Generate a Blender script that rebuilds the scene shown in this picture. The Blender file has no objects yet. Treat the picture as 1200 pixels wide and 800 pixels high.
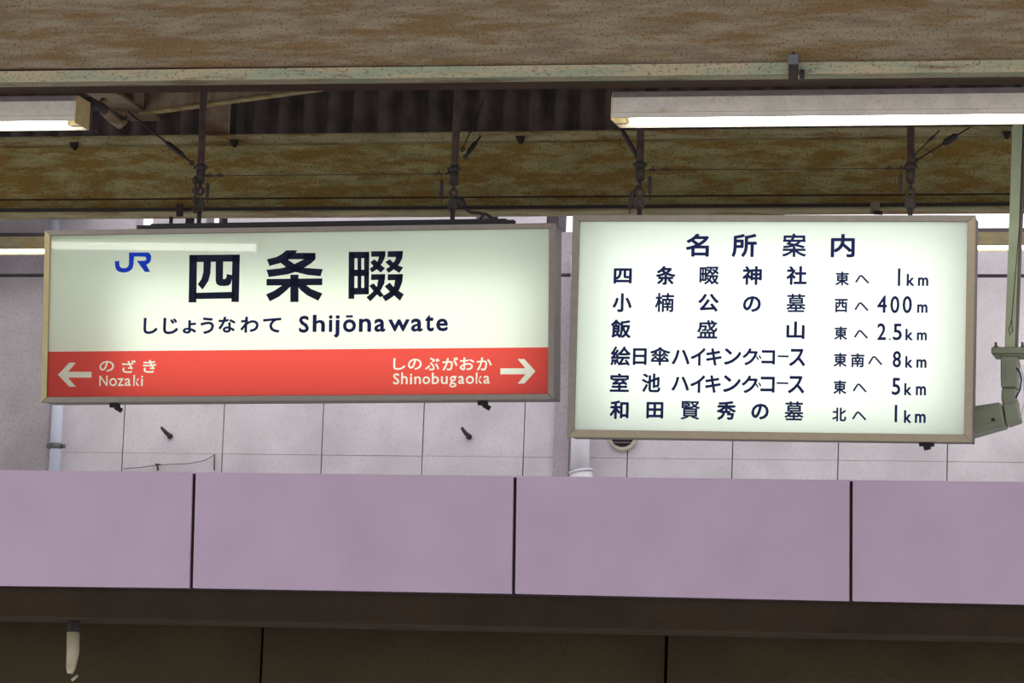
import bpy, bmesh, math, random
from mathutils import Vector, Matrix, Euler
random.seed(7)
C = bpy.context.scene.collection
S = bpy.context.scene

# ------------------------------------------------------------------ camera
F = 4600.0
RW = Matrix(((0.97245839, -0.00338400, 0.23305200),
             (0.23013711, -0.14435873, -0.96239154),
             (0.03689982, 0.98951963, -0.13960407)))      # camera axes -> world
CAM = Vector((0, 0, 1.6))
cd = bpy.data.cameras.new('camera')
cd.sensor_width = 36.0
cd.lens = 36.0 * F / 1200.0
cd.clip_end = 300
cam = bpy.data.objects.new('camera', cd)
cam.matrix_world = Matrix.Translation(CAM) @ RW.to_4x4()
C.objects.link(cam)
S.camera = cam

def ray(x, y):
    return (RW @ Vector((x - 600.0, 400.0 - y, -F)))

def px(x, y, Y):
    """world point seen at photograph pixel (x, y) on the plane Y = const"""
    d = ray(x, y)
    return CAM + d * (Y / d.y)

# ------------------------------------------------------------------ sky and exposure
w = bpy.data.worlds.new('sky'); S.world = w; w.use_nodes = True
bg = w.node_tree.nodes['Background']
bg.inputs[0].default_value = (0.97, 0.94, 0.96, 1)
bg.inputs[1].default_value = 1.65
S.view_settings.view_transform = 'Standard'
S.view_settings.look = 'None'
S.view_settings.exposure = 0.0
S.view_settings.gamma = 1.0
S.view_settings.use_curve_mapping = False

# ------------------------------------------------------------------ materials
def new_mat(name):
    m = bpy.data.materials.new(name); m.use_nodes = True
    nt = m.node_tree
    return m, nt, nt.nodes['Principled BSDF']

def c4(c): return (c[0], c[1], c[2], 1)

def srgb(r, g, b):
    f = lambda v: (v / 255 / 12.92) if v / 255 <= 0.04045 else ((v / 255 + 0.055) / 1.055) ** 2.4
    return (f(r), f(g), f(b))

def plain(name, col, rough=0.6, metal=0.0, var=0.0, scale=20, bump=0.0, spec=0.4):
    m, nt, b = new_mat(name)
    b.inputs['Roughness'].default_value = rough
    b.inputs['Metallic'].default_value = metal
    b.inputs['Specular IOR Level'].default_value = spec
    b.inputs['Base Color'].default_value = c4(col)
    if var > 0 or bump > 0:
        tc = nt.nodes.new('ShaderNodeTexCoord')
        n = nt.nodes.new('ShaderNodeTexNoise'); n.inputs['Scale'].default_value = scale
        n.inputs['Detail'].default_value = 6
        nt.links.new(tc.outputs['Object'], n.inputs['Vector'])
        if var > 0:
            r = nt.nodes.new('ShaderNodeValToRGB')
            r.color_ramp.elements[0].position = .3; r.color_ramp.elements[1].position = .7
            r.color_ramp.elements[0].color = c4([v * (1 - var) for v in col])
            r.color_ramp.elements[1].color = c4([min(1, v * (1 + var)) for v in col])
            nt.links.new(n.outputs['Fac'], r.inputs[0]); nt.links.new(r.outputs[0], b.inputs['Base Color'])
        if bump > 0:
            bp = nt.nodes.new('ShaderNodeBump'); bp.inputs['Strength'].default_value = bump
            bp.inputs['Distance'].default_value = 0.01
            nt.links.new(n.outputs['Fac'], bp.inputs['Height']); nt.links.new(bp.outputs[0], b.inputs['Normal'])
    return m

def rusty(name, paint, paint2, rust, amount=0.5, stretch=(0.35, 1, 1.6), scale=5.0, speck=0.4, rough=0.75):
    """old painted steel: two paint tones, lengthwise rust blotches and fine dark specks"""
    m, nt, b = new_mat(name)
    L = nt.links.new; N = nt.nodes.new
    b.inputs['Roughness'].default_value = rough
    b.inputs['Specular IOR Level'].default_value = 0.2
    tc = N('ShaderNodeTexCoord')
    mp = N('ShaderNodeMapping'); mp.inputs['Scale'].default_value = stretch
    L(tc.outputs['Object'], mp.inputs[0])
    n1 = N('ShaderNodeTexNoise'); n1.inputs['Scale'].default_value = scale; n1.inputs['Detail'].default_value = 10
    n1.inputs['Roughness'].default_value = 0.75
    L(mp.outputs[0], n1.inputs['Vector'])
    r1 = N('ShaderNodeValToRGB')
    r1.color_ramp.elements[0].position = 0.62 - amount * 0.3; r1.color_ramp.elements[0].color = (0, 0, 0, 1)
    r1.color_ramp.elements[1].position = 0.74 - amount * 0.3; r1.color_ramp.elements[1].color = (1, 1, 1, 1)
    L(n1.outputs['Fac'], r1.inputs[0])
    n2 = N('ShaderNodeTexNoise'); n2.inputs['Scale'].default_value = scale * 1.7; n2.inputs['Detail'].default_value = 5
    L(mp.outputs[0], n2.inputs['Vector'])
    mx = N('ShaderNodeMixRGB'); mx.inputs[1].default_value = c4(paint); mx.inputs[2].default_value = c4(paint2)
    r2 = N('ShaderNodeValToRGB'); r2.color_ramp.elements[0].position = .38; r2.color_ramp.elements[1].position = .62
    L(n2.outputs['Fac'], r2.inputs[0]); L(r2.outputs[0], mx.inputs[0])
    mr = N('ShaderNodeMixRGB'); mr.inputs[2].default_value = c4(rust)
    ml = N('ShaderNodeMath'); ml.operation = 'MULTIPLY'; ml.inputs[1].default_value = 0.8
    L(r1.outputs[0], ml.inputs[0]); L(ml.outputs[0], mr.inputs[0]); L(mx.outputs[0], mr.inputs[1])
    n3 = N('ShaderNodeTexNoise'); n3.inputs['Scale'].default_value = 150; n3.inputs['Detail'].default_value = 3
    mp3 = N('ShaderNodeMapping'); mp3.inputs['Scale'].default_value = (0.7, 1, 1)
    L(tc.outputs['Object'], mp3.inputs[0]); L(mp3.outputs[0], n3.inputs['Vector'])
    r3 = N('ShaderNodeValToRGB'); r3.color_ramp.elements[0].position = .56; r3.color_ramp.elements[1].position = .68
    L(n3.outputs['Fac'], r3.inputs[0])
    ms = N('ShaderNodeMixRGB'); ms.inputs[2].default_value = c4([v * 0.42 for v in rust])
    m3 = N('ShaderNodeMath'); m3.operation = 'MULTIPLY'; m3.inputs[1].default_value = speck
    L(r3.outputs[0], m3.inputs[0]); L(m3.outputs[0], ms.inputs[0]); L(mr.outputs[0], ms.inputs[1])
    L(ms.outputs[0], b.inputs['Base Color'])
    bp = N('ShaderNodeBump'); bp.inputs['Strength'].default_value = 0.35; bp.inputs['Distance'].default_value = 0.006
    L(n1.outputs['Fac'], bp.inputs['Height']); L(bp.outputs[0], b.inputs['Normal'])
    return m

def concrete(name, col, dark, scale=3.0, speck=0.35):
    m, nt, b = new_mat(name)
    L = nt.links.new; N = nt.nodes.new
    b.inputs['Roughness'].default_value = 0.9; b.inputs['Specular IOR Level'].default_value = 0.15
    tc = N('ShaderNodeTexCoord')
    n1 = N('ShaderNodeTexNoise'); n1.inputs['Scale'].default_value = scale; n1.inputs['Detail'].default_value = 8
    L(tc.outputs['Object'], n1.inputs['Vector'])
    r1 = N('ShaderNodeValToRGB'); r1.color_ramp.elements[0].position = .35; r1.color_ramp.elements[1].position = .65
    r1.color_ramp.elements[0].color = c4([a * .5 + d * .5 for a, d in zip(col, dark)]); r1.color_ramp.elements[1].color = c4(col)
    L(n1.outputs['Fac'], r1.inputs[0])
    n2 = N('ShaderNodeTexNoise'); n2.inputs['Scale'].default_value = 60; n2.inputs['Detail'].default_value = 4
    L(tc.outputs['Object'], n2.inputs['Vector'])
    r2 = N('ShaderNodeValToRGB'); r2.color_ramp.elements[0].position = .52; r2.color_ramp.elements[1].position = .7
    L(n2.outputs['Fac'], r2.inputs[0])
    mm = N('ShaderNodeMath'); mm.operation = 'MULTIPLY'; mm.inputs[1].default_value = speck
    L(r2.outputs[0], mm.inputs[0])
    mx = N('ShaderNodeMixRGB'); mx.inputs[2].default_value = c4(dark)
    L(mm.outputs[0], mx.inputs[0]); L(r1.outputs[0], mx.inputs[1]); L(mx.outputs[0], b.inputs['Base Color'])
    bp = N('ShaderNodeBump'); bp.inputs['Strength'].default_value = 0.25; bp.inputs['Distance'].default_value = 0.005
    L(n2.outputs['Fac'], bp.inputs['Height']); L(bp.outputs[0], b.inputs['Normal'])
    return m

def emit(name, col, strength):
    m = bpy.data.materials.new(name); m.use_nodes = True
    nt = m.node_tree; nt.nodes.clear()
    e = nt.nodes.new('ShaderNodeEmission'); e.inputs[0].default_value = c4(col); e.inputs[1].default_value = strength
    o = nt.nodes.new('ShaderNodeOutputMaterial'); nt.links.new(e.outputs[0], o.inputs[0])
    return m

def translucent(name, col, rough=0.012):
    """opal acrylic: light from inside passes through, the front has a gloss"""
    m = bpy.data.materials.new(name); m.use_nodes = True
    nt = m.node_tree; nt.nodes.clear(); N = nt.nodes.new; L = nt.links.new
    t = N('ShaderNodeBsdfTranslucent'); t.inputs[0].default_value = c4(col)
    d = N('ShaderNodeBsdfDiffuse'); d.inputs[0].default_value = c4(col)
    g = N('ShaderNodeBsdfGlossy'); g.inputs['Roughness'].default_value = rough
    a = N('ShaderNodeMixShader'); a.inputs[0].default_value = 0.15
    L(t.outputs[0], a.inputs[1]); L(d.outputs[0], a.inputs[2])
    fr = N('ShaderNodeFresnel'); fr.inputs[0].default_value = 1.45
    b = N('ShaderNodeMixShader'); L(fr.outputs[0], b.inputs[0]); L(a.outputs[0], b.inputs[1]); L(g.outputs[0], b.inputs[2])
    o = N('ShaderNodeOutputMaterial'); L(b.outputs[0], o.inputs[0])
    return m

def film(name, col):
    """coloured see-through vinyl film on the acrylic"""
    m = bpy.data.materials.new(name); m.use_nodes = True
    nt = m.node_tree; nt.nodes.clear(); N = nt.nodes.new; L = nt.links.new
    t = N('ShaderNodeBsdfTransparent'); t.inputs[0].default_value = c4(col)
    g = N('ShaderNodeBsdfGlossy'); g.inputs['Roughness'].default_value = 0.05
    fr = N('ShaderNodeFresnel'); fr.inputs[0].default_value = 1.3
    b = N('ShaderNodeMixShader'); L(fr.outputs[0], b.inputs[0]); L(t.outputs[0], b.inputs[1]); L(g.outputs[0], b.inputs[2])
    o = N('ShaderNodeOutputMaterial'); L(b.outputs[0], o.inputs[0])
    return m

M = {}
M['girder_front'] = rusty('weathered_beige_girder_paint', (.235, .195, .130), (.165, .132, .085), (.15, .088, .030), .52, (0.22, 1, 1.7), 13, .9)
M['lip_front'] = rusty('pale_lip_paint', (.36, .31, .20), (.24, .28, .19), (.13, .065, .025), .32, (0.3, 1, 3), 9, .6)
M['under_front'] = rusty('rusty_underside', (.065, .032, .018), (.045, .025, .015), (.04, .015, .008), .5, (0.4, 1, 1), 6, .5)
M['girder_rear'] = rusty('mossy_green_girder_paint', (.33, .295, .135), (.23, .22, .095), (.20, .105, .012), .62, (0.35, 1, 1.5), 14, .9)
M['lip_rear'] = rusty('cream_girder_lip', (.36, .31, .17), (.25, .24, .12), (.17, .08, .015), .45, (0.4, 1, 3), 8, .6)
M['brace'] = rusty('brown_brace_paint', (.25, .19, .125), (.19, .145, .095), (.13, .065, .025), .4, (1, 1, 1), 5, .5)
M['roof'] = plain('dark_corrugated_sheet', (.085, .068, .062), .85, var=.35, scale=9, spec=.1)
M['wall'] = concrete('pale_lavender_grey_render', (.62, .585, .625), (.38, .35, .38))
M['wall_dirty'] = concrete('sooty_grey_render', (.40, .365, .39), (.24, .215, .235), 3, .6)  # wall shade put into the colour of the projecting strips
M['wall_shadow_gap'] = plain('dark_joint', (.10, .085, .10), .95)
M['coping'] = plain('dark_coping', (.05, .04, .045), .8)
M['lavender'] = plain('lavender_metal_panel', (.565, .44, .58), .45, var=.05, scale=3, spec=.3)
M['dark_gap'] = plain('dark_joint_sealant', (.03, .022, .022), .9)
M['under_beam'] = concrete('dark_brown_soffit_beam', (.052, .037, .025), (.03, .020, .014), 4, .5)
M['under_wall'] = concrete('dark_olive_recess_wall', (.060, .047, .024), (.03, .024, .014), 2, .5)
M['floor'] = concrete('platform_asphalt', (.25, .24, .24), (.15, .14, .14))
M['frame'] = plain('brushed_bronze_grey_frame', (.175, .155, .13), .42, .35, var=.08, scale=30)
M['frame_side'] = plain('grey_housing_sheet', (.13, .11, .10), .5, .3, var=.1, scale=12)
M['frame_olive'] = plain('brassy_frame', (.33, .275, .14), .42, .35, var=.06, scale=30)  # olive reflection painted into the name sign's left frame bar
M['frame_tan'] = plain('tan_frame', (.25, .21, .145), .42, .35, var=.06, scale=30)  # tan reflection painted into the notice board's right and bottom bars
M['inner_white'] = plain('white_box_lining', (.72, .73, .70), .8)
M['opal'] = translucent('opal_acrylic', (.83, .93, .81))
M['opal2'] = translucent('opal_acrylic_mint', (.86, .95, .89))
M['red_film'] = film('red_vinyl_film', (.92, .095, .08))
M['ink'] = plain('near_black_navy_print', (.008, .010, .028), .6, spec=.1)
M['navy'] = plain('navy_print', (.008, .012, .075), .6, spec=.1)
M['blue'] = plain('bright_blue_print', (.0, .035, .42), .5, spec=.1)
M['black_steel'] = plain('black_steel', (.018, .016, .018), .7, .2)
M['rod'] = rusty('brown_rod_paint', (.065, .045, .038), (.045, .03, .025), (.03, .015, .01), .4, (1, 1, 1), 12, .5)
M['dark_iron'] = plain('dark_iron', (.03, .022, .02), .7, .3, var=.3, scale=60)
M['lamp_white'] = rusty('aged_white_lamp_enamel', (.50, .465, .41), (.44, .41, .36), (.36, .24, .11), .12, (1, 1, 1), 9, .25, .5)
M['lamp_top'] = plain('grey_lamp_top', (.20, .18, .175), .7, var=.15, scale=30)
M['lamp_cap'] = rusty('yellowed_end_cap', (.48, .37, .19), (.40, .31, .16), (.35, .17, .03), .3, (1, 1, 1), 14, .2, .5)
M['lamp_olive'] = rusty('olive_stained_lamp_enamel', (.27, .23, .12), (.22, .19, .12), (.24, .17, .05), .4, (1, 1, 2), 9, .3, .5)
M['reflector'] = plain('white_reflector', (.85, .80, .62), .5)
M['tube'] = emit('lit_fluorescent_tube', (1.0, .97, .88), 13.0)
M['socket'] = plain('ivory_socket', (.55, .48, .30), .6)
M['green'] = plain('pale_green_paint', (.36, .42, .26), .45, var=.1, scale=15)
M['green_dark'] = plain('grey_green_housing', (.20, .225, .155), .5, var=.06, scale=20)
M['pipe'] = plain('pale_blue_grey_pipe', (.52, .56, .66), .4, var=.05, scale=6)
M['pipe_white'] = plain('white_pipe', (.66, .65, .70), .4)
M['band'] = plain('grey_band', (.11, .11, .115), .5, .5)
M['hook'] = plain('rusty_hook', (.04, .03, .03), .8)
M['vent_ring'] = plain('beige_vent_ring', (.48, .42, .33), .6)
M['vent_dark'] = plain('vent_inside', (.05, .04, .045), .8)
M['wire_blue'] = plain('navy_cable', (.02, .025, .12), .5)
M['ivory'] = plain('ivory_plastic', (.42, .38, .26), .5, var=.15, scale=20)

# ------------------------------------------------------------------ mesh helpers
class MB:
    def __init__(s): s.v = []; s.f = []; s.mi = []; s.cur = 0; s.smooth = []
    def add(s, vs, fs, smooth=False):
        o = len(s.v); s.v += [Vector(p) for p in vs]
        for q in fs: s.f.append([o + i for i in q]); s.mi.append(s.cur); s.smooth.append(smooth)
    def box(s, a, b):
        (x0, y0, z0), (x1, y1, z1) = a, b
        if x0 > x1: x0, x1 = x1, x0
        if y0 > y1: y0, y1 = y1, y0
        if z0 > z1: z0, z1 = z1, z0
        s.add([(x0,y0,z0),(x1,y0,z0),(x1,y1,z0),(x0,y1,z0),(x0,y0,z1),(x1,y0,z1),(x1,y1,z1),(x0,y1,z1)],
              [(0,3,2,1),(4,5,6,7),(0,1,5,4),(1,2,6,5),(2,3,7,6),(3,0,4,7)])
        return s
    def obox(s, p, q, wd, dp, up=Vector((0, 1, 0))):
        """bar from p to q, width wd across, depth dp along 'up'"""
        p, q = Vector(p), Vector(q); d = (q - p).normalized()
        u = (up - d * up.dot(d)).normalized(); v = d.cross(u)
        c = []
        for e in (p, q):
            for su, sv in ((-1,-1),(1,-1),(1,1),(-1,1)):
                c.append(e + u * su * dp / 2 + v * sv * wd / 2)
        s.add(c, [(0,1,2,3),(7,6,5,4),(0,4,5,1),(1,5,6,2),(2,6,7,3),(3,7,4,0)])
        return s
    def poly_prism(s, pts, off):
        """planar polygon of 3D points extruded by vector off (concave ok through bmesh ngons)"""
        n = len(pts); off = Vector(off)
        vs = [Vector(p) for p in pts] + [Vector(p) + off for p in pts]
        fs = [list(range(n)), list(range(2 * n - 1, n - 1, -1))] + [[i, i + n, (i + 1) % n + n, (i + 1) % n] for i in range(n)]
        s.add(vs, fs); return s
    def tube(s, pts, r, n=10, cap=True):
        pts = [Vector(p) for p in pts]; rs = r if isinstance(r, (list, tuple)) else [r] * len(pts)
        ring = []; o = len(s.v); pu = None
        for i, p in enumerate(pts):
            d = (pts[min(i + 1, len(pts) - 1)] - pts[max(i - 1, 0)]).normalized()
            if pu is None:
                u = d.orthogonal().normalized()
            else:
                u = (pu - d * pu.dot(d)).normalized()
            pu = u; v = d.cross(u)
            for k in range(n):
                a = 2 * math.pi * k / n
                ring.append(p + (u * math.cos(a) + v * math.sin(a)) * rs[i])
        fs = []
        for i in range(len(pts) - 1):
            for k in range(n):
                a, b = i * n + k, i * n + (k + 1) % n
                fs.append((a, b, b + n, a + n))
        s.add(ring, fs, True)
        if cap:
            m = len(s.v) - len(ring)
            s.f.append([m + k for k in range(n)][::-1]); s.mi.append(s.cur); s.smooth.append(False)
            s.f.append([m + (len(pts) - 1) * n + k for k in range(n)]); s.mi.append(s.cur); s.smooth.append(False)
        return s
    def torus(s, c, R, r, ax_u, ax_v, a0=0, a1=2 * math.pi, n=20, m=8):
        c = Vector(c); ax_u = Vector(ax_u).normalized(); ax_v = Vector(ax_v).normalized()
        full = abs(a1 - a0 - 2 * math.pi) < 1e-6
        pts = [c + (ax_u * math.cos(a0 + (a1 - a0) * k / n) + ax_v * math.sin(a0 + (a1 - a0) * k / n)) * R for k in range(n + 1)]
        if full:
            nn = ax_u.cross(ax_v); vs = []; fs = []
            for k in range(n):
                a = 2 * math.pi * k / n; d = ax_u * math.cos(a) + ax_v * math.sin(a)
                for j in range(m):
                    b = 2 * math.pi * j / m
                    vs.append(c + d * (R + r * math.cos(b)) + nn * r * math.sin(b))
            for k in range(n):
                for j in range(m):
                    fs.append((k*m+j, ((k+1)%n)*m+j, ((k+1)%n)*m+(j+1)%m, k*m+(j+1)%m))
            s.add(vs, fs, True)
        else:
            s.tube(pts, r, m)
        return s
    def build(s, name, mats, parent=None, off=None, bevel=0, label=None):
        me = bpy.data.meshes.new(name)
        me.from_pydata([tuple(p) for p in s.v], [], s.f)
        for m in (mats if isinstance(mats, (list, tuple)) else [mats]): me.materials.append(M[m] if isinstance(m, str) else m)
        for p, i, sm in zip(me.polygons, s.mi, s.smooth): p.material_index = i; p.use_smooth = sm
        bm = bmesh.new(); bm.from_mesh(me); bmesh.ops.recalc_face_normals(bm, faces=bm.faces); bm.to_mesh(me); bm.free()
        me.update()
        o = bpy.data.objects.new(name, me); C.objects.link(o)
        if parent is not None:
            o.parent = parent
            if off is not None: o.location = off
            elif parent.type == 'EMPTY' and not parent.get('_local'):
                o.location = -parent.location
        if bevel:
            b = o.modifiers.new('bevel', 'BEVEL'); b.width = bevel; b.segments = 2; b.limit_method = 'ANGLE'
        if label: o['label'] = label
        return o

def thing(name, label, cat, loc=(0, 0, 0), group=None, kind=None):
    o = bpy.data.objects.new(name, None); C.objects.link(o); o.location = loc; o.empty_display_size = .1
    o['label'] = label; o['category'] = cat
    if group: o['group'] = group
    return o
def tag(o, label, cat=None, group=None, kind=None):
    o['label'] = label
    if cat: o['category'] = cat
    if group: o['group'] = group
    if kind: o['kind'] = kind
    return o
def struct(o, label):
    o['kind'] = 'structure'; o['label'] = label; o['category'] = {'wall': 'wall', 'floo': 'floor', 'ceil': 'ceiling', 'trim': 'trim'}.get(o.name[:4], 'structure'); return o

def member(name, mat, A, B, Y, profile, parent=None, ext=(0, 0)):
    """bar extruded between two points given as photo pixels at depth Y; profile = [(dy, dz)...] around the line"""
    a, b = px(*A, Y), px(*B, Y)
    d = (b - a); a = a - d * ext[0]; b = b + d * ext[1]
    m = MB()
    n = len(profile)
    vs = [a + Vector((0, p[0], p[1])) for p in profile] + [b + Vector((0, p[0], p[1])) for p in profile]
    fs = [list(range(n)), list(range(2 * n - 1, n - 1, -1))] + [[i, i + n, (i + 1) % n + n, (i + 1) % n] for i in range(n)]
    m.add(vs, fs)
    return m.build(name, mat, parent)

# ------------------------------------------------------------------ the setting
X0, X1 = -16.0, 9.0
# platform and ground
m = MB(); m.box((X0, 7.5, -0.3), (X1, 17.2, 0.0)); struct(m.build('floor', 'floor'), 'grey asphalt station platform')

# corrugated roof sheet
def corrugated():
    m = MB(); pitch = .118; amp = .022; n0 = 0
    xs = []; x = X0
    while x < X1: xs.append(x); x += pitch / 8
    ys = [(7.5, 6.05), (12.5, 5.72), (15.0, 5.55), (16.9, 5.42)]
    vs = []
    for (y, z) in ys:
        for x in xs: vs.append((x, y, z + amp * math.cos(2 * math.pi * x / pitch)))
    N = len(xs)
    fs = [(j*N+i, j*N+i+1, (j+1)*N+i+1, (j+1)*N+i) for j in range(len(ys)-1) for i in range(N-1)]
    m.add(vs, fs, True)
    o = m.build('ceiling', 'roof')
    sm = o.modifiers.new('thick', 'SOLIDIFY'); sm.thickness = .006; sm.offset = 1
    return o
struct(corrugated(), 'dark corrugated sheet of the platform roof above the girders')

m = MB(); pitch = 32 * 16.4 / F; pa = px(-160, 180, 16.4); pb = px(1400, 180, 16.4); xs = []; x = pa.x
while x < pb.x: xs.append(x); x += pitch / 8
zs_ = (px(600, 190, 16.4).z, 5.28)
m.add([(x, 16.4 + .032 * math.cos(2 * math.pi * (x - pa.x) / pitch), z) for z in zs_ for x in xs], [(i, i + 1, len(xs) + i + 1, len(xs) + i) for i in range(len(xs) - 1)], True)
o = m.build('corrugated_sheet', 'roof'); tag(o, 'dark upright corrugated sheet showing above the mossy rear girder', 'sheet')
sm_ = o.modifiers.new('thick', 'SOLIDIFY'); sm_.thickness = .005

# front girder: web, pale lip, rusty underside
s13 = 12.8 / F
tg = thing('steel_girder', 'wide weathered beige steel girder crossing the top of the photo', 'girder', px(0, 97, 12.8), group=None)
member('web', 'girder_front', (0, 84), (1200, 74), 12.8, [(0.0, 0), (0.0, .42), (.012, .42), (.012, 0)], tg, (1.8, 1.8))
member('lip', 'lip_front', (0, 96.5), (1200, 84), 12.77, [(0, 0), (0, .040), (.03, .040), (.03, .010), (.08, .010), (.08, 0)], tg, (1.8, 1.8))
member('bottom_flange', 'under_front', (0, 96.5), (1200, 84), 12.77, [(.0805, .0), (.0805, .008), (.20, .008), (.20, 0)], tg, (1.8, 1.8))
member('ridge', 'under_front', (0, 82.8), (1200, 73), 12.795, [(-.004, 0), (-.004, .005), (.004, .005), (.004, 0)], tg, (1.8, 1.8))

# rear girder: channel with rolled lips
tr = thing('steel_girder', 'mossy green rusty steel girder running behind the sign hangers', 'girder', px(0, 247, 14.8), group=None)
member('web', 'girder_rear', (0, 246), (1200, 239.5), 14.8, [(0, 0), (0, .29), (.012, .29), (.012, 0)], tr, (1.8, 1.8))
member('top_lip', 'lip_rear', (0, 172.5), (1200, 160), 14.775, [(0, 0.006), (0, .038), (.004, .044), (.10, .044), (.10, .034), (.02, .034), (.024, 0.0)], tr, (1.8, 1.8))
member('rust_bead', 'under_front', (0, 235), (1200, 228), 14.795, [(-.006, 0), (-.006, .005), (.004, .005), (.004, 0)], tr, (1.8, 1.8))
member('bottom_lip', 'lip_rear', (0, 250.5), (1200, 243), 14.70, [(0, -.002), (0, .010), (.006, .012), (.12, .012), (.12, 0), (.11, -.004)], tr, (1.8, 1.8))
member('drip_edge', 'dark_gap', (0, 246.5), (1200, 239), 14.69, [(0, -.006), (0, .007), (.05, .007), (.05, -.006)], tr, (1.8, 1.8))  # dark strip painting the crease shade and dirt above the bottom flange

# far wall of rendered panels
YW = 21.0
wz_top = px(660, 273, YW).z
m = MB(); m.box((X0 - 2, YW + .03, 0), (X1 + 2, YW + .25, wz_top - .005))
wall = struct(m.build('wall_back', 'wall_shadow_gap'), 'pale lavender grey wall of tall rendered panels behind the signs')
jx = [-1030, -914, -798, -682, -564, -446, -328, -210, -92, 26, 143, 260, 376.5, 494.5, 613, 735, 858, 982, 1110, 1238, 1366, 1496, 1628, 1760, 1894, 2030, 2168]
xw = [px(x, 540, YW).x for x in jx]
zj1 = px(600, 323.3, YW).z; zj2 = px(600, 535.2, YW).z
rng = random.Random(3)
gw = {3: .008, 4: .016, 5: .009, 6: .015, 7: .011}
for i in range(len(xw) - 1):
    gl = .006; gr = .006
    for (za, zb, dy) in ((0.9, zj2 - .0008, 0), (zj2 + .0008, zj1 - .010, 0), (zj1 + .010, wz_top, .0)):
        m = MB(); d = rng.uniform(-.002, .002)
        m.box((xw[i] + gl / 2, YW + d, za), (xw[i + 1] - gr / 2, YW + .03, zb))
        m.build('panel', 'wall', wall)
# parapet blocks standing on the wall (sky shows between them)
for k, (a, b, wd) in enumerate([(-260, 157, .16), (178.5, 240.5, .16), (256, 259.5, .2), (266, 557, .2), (566, 575, .2), (583, 640, .2), (641, 654, .2)]):
    pa, pb = px(a, 273, YW), px(b, 273, YW)
    m = MB(); m.box((pa.x, YW, wz_top + .001), (pb.x, YW + wd, wz_top + .28))
    o = m.build('parapet_block', 'wall' if b - a > 30 else 'coping', wall)

# lavender fascia of the building across
YP = 18.3
m = MB()
a = px(-500, 700, YP); b = px(1700, 700, YP)
a.x = px(-168, 600, YP).x - 6.2; b.x = px(1408, 600, YP).x + 6.2
zt = px(600, 558.5, YP).z; zb = px(600, 696.5, YP).z
m.box((a.x, YP + .03, zb - .0), (b.x, YP + .30, zt - .012))
fas = struct(m.build('trim_1', 'dark_gap'), 'lavender metal fascia band in front of the grey wall')
edges = [(-165, 549.3, -171, 684), (227.3, 553.2, 223.6, 688.6), (603.4, 557.8, 601.4, 695.2), (997.3, 562.8, 996.8, 703.8), (1407, 568, 1409, 712)]
quads = []
for i in range(4):
    l, r = edges[i], edges[i + 1]
    g = 1.9
    quads.append([px(l[0] + g, l[1], YP), px(r[0] - g, r[1], YP), px(r[2] - g, r[3], YP), px(l[2] + g, l[3], YP)])
for sgn, base in ((-1, quads[0]), (1, quads[3])):
    x_in = base[0].x if sgn < 0 else base[1].x
    for k in range(4):
        xa = x_in + sgn * (.0152 + k * 1.56); xb = xa + sgn * 1.545
        x0_, x1_ = min(xa, xb), max(xa, xb)
        quads.append([Vector((x0_, YP, zt)), Vector((x1_, YP, zt)), Vector((x1_, YP, zb)), Vector((x0_, YP, zb))])
for q in quads:
    m = MB(); m.poly_prism(q, (0, .028, 0))
    m.build('panel', 'lavender', fas, bevel=.004)
# pale top flashing
m = MB(); m.box((a.x, YP + .0, zt - .002), (b.x, YP + .3, zt + .004)); m.build('top_flashing', 'lavender', fas)
# dark seam cover at each joint
for (xx, yt, xb, yb) in edges[:4]:
    m = MB(); m.obox(px(xx, yt + 6, YP + .022), px(xb, yb, YP + .022), .012, .012); m.build('joint_cover', 'under_beam', fas)

# dark soffit beam below fascia and recessed wall
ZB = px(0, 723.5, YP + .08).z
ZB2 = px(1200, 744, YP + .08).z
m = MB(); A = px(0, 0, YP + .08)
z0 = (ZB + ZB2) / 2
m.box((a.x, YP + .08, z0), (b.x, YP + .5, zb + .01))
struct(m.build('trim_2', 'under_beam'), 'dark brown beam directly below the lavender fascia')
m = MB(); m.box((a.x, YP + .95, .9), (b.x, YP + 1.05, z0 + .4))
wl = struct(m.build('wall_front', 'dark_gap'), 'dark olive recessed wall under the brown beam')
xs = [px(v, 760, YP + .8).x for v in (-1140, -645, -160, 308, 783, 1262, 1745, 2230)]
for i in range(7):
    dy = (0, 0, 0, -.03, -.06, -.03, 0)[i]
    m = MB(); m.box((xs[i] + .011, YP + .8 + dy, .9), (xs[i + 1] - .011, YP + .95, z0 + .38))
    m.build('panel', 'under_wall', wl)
m = MB(); m.box((a.x, YP + .5, z0 + .2), (b.x, YP + .98, z0 + .3)); struct(m.build('trim_3', 'under_beam'), 'dark soffit behind the brown beam')

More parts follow.
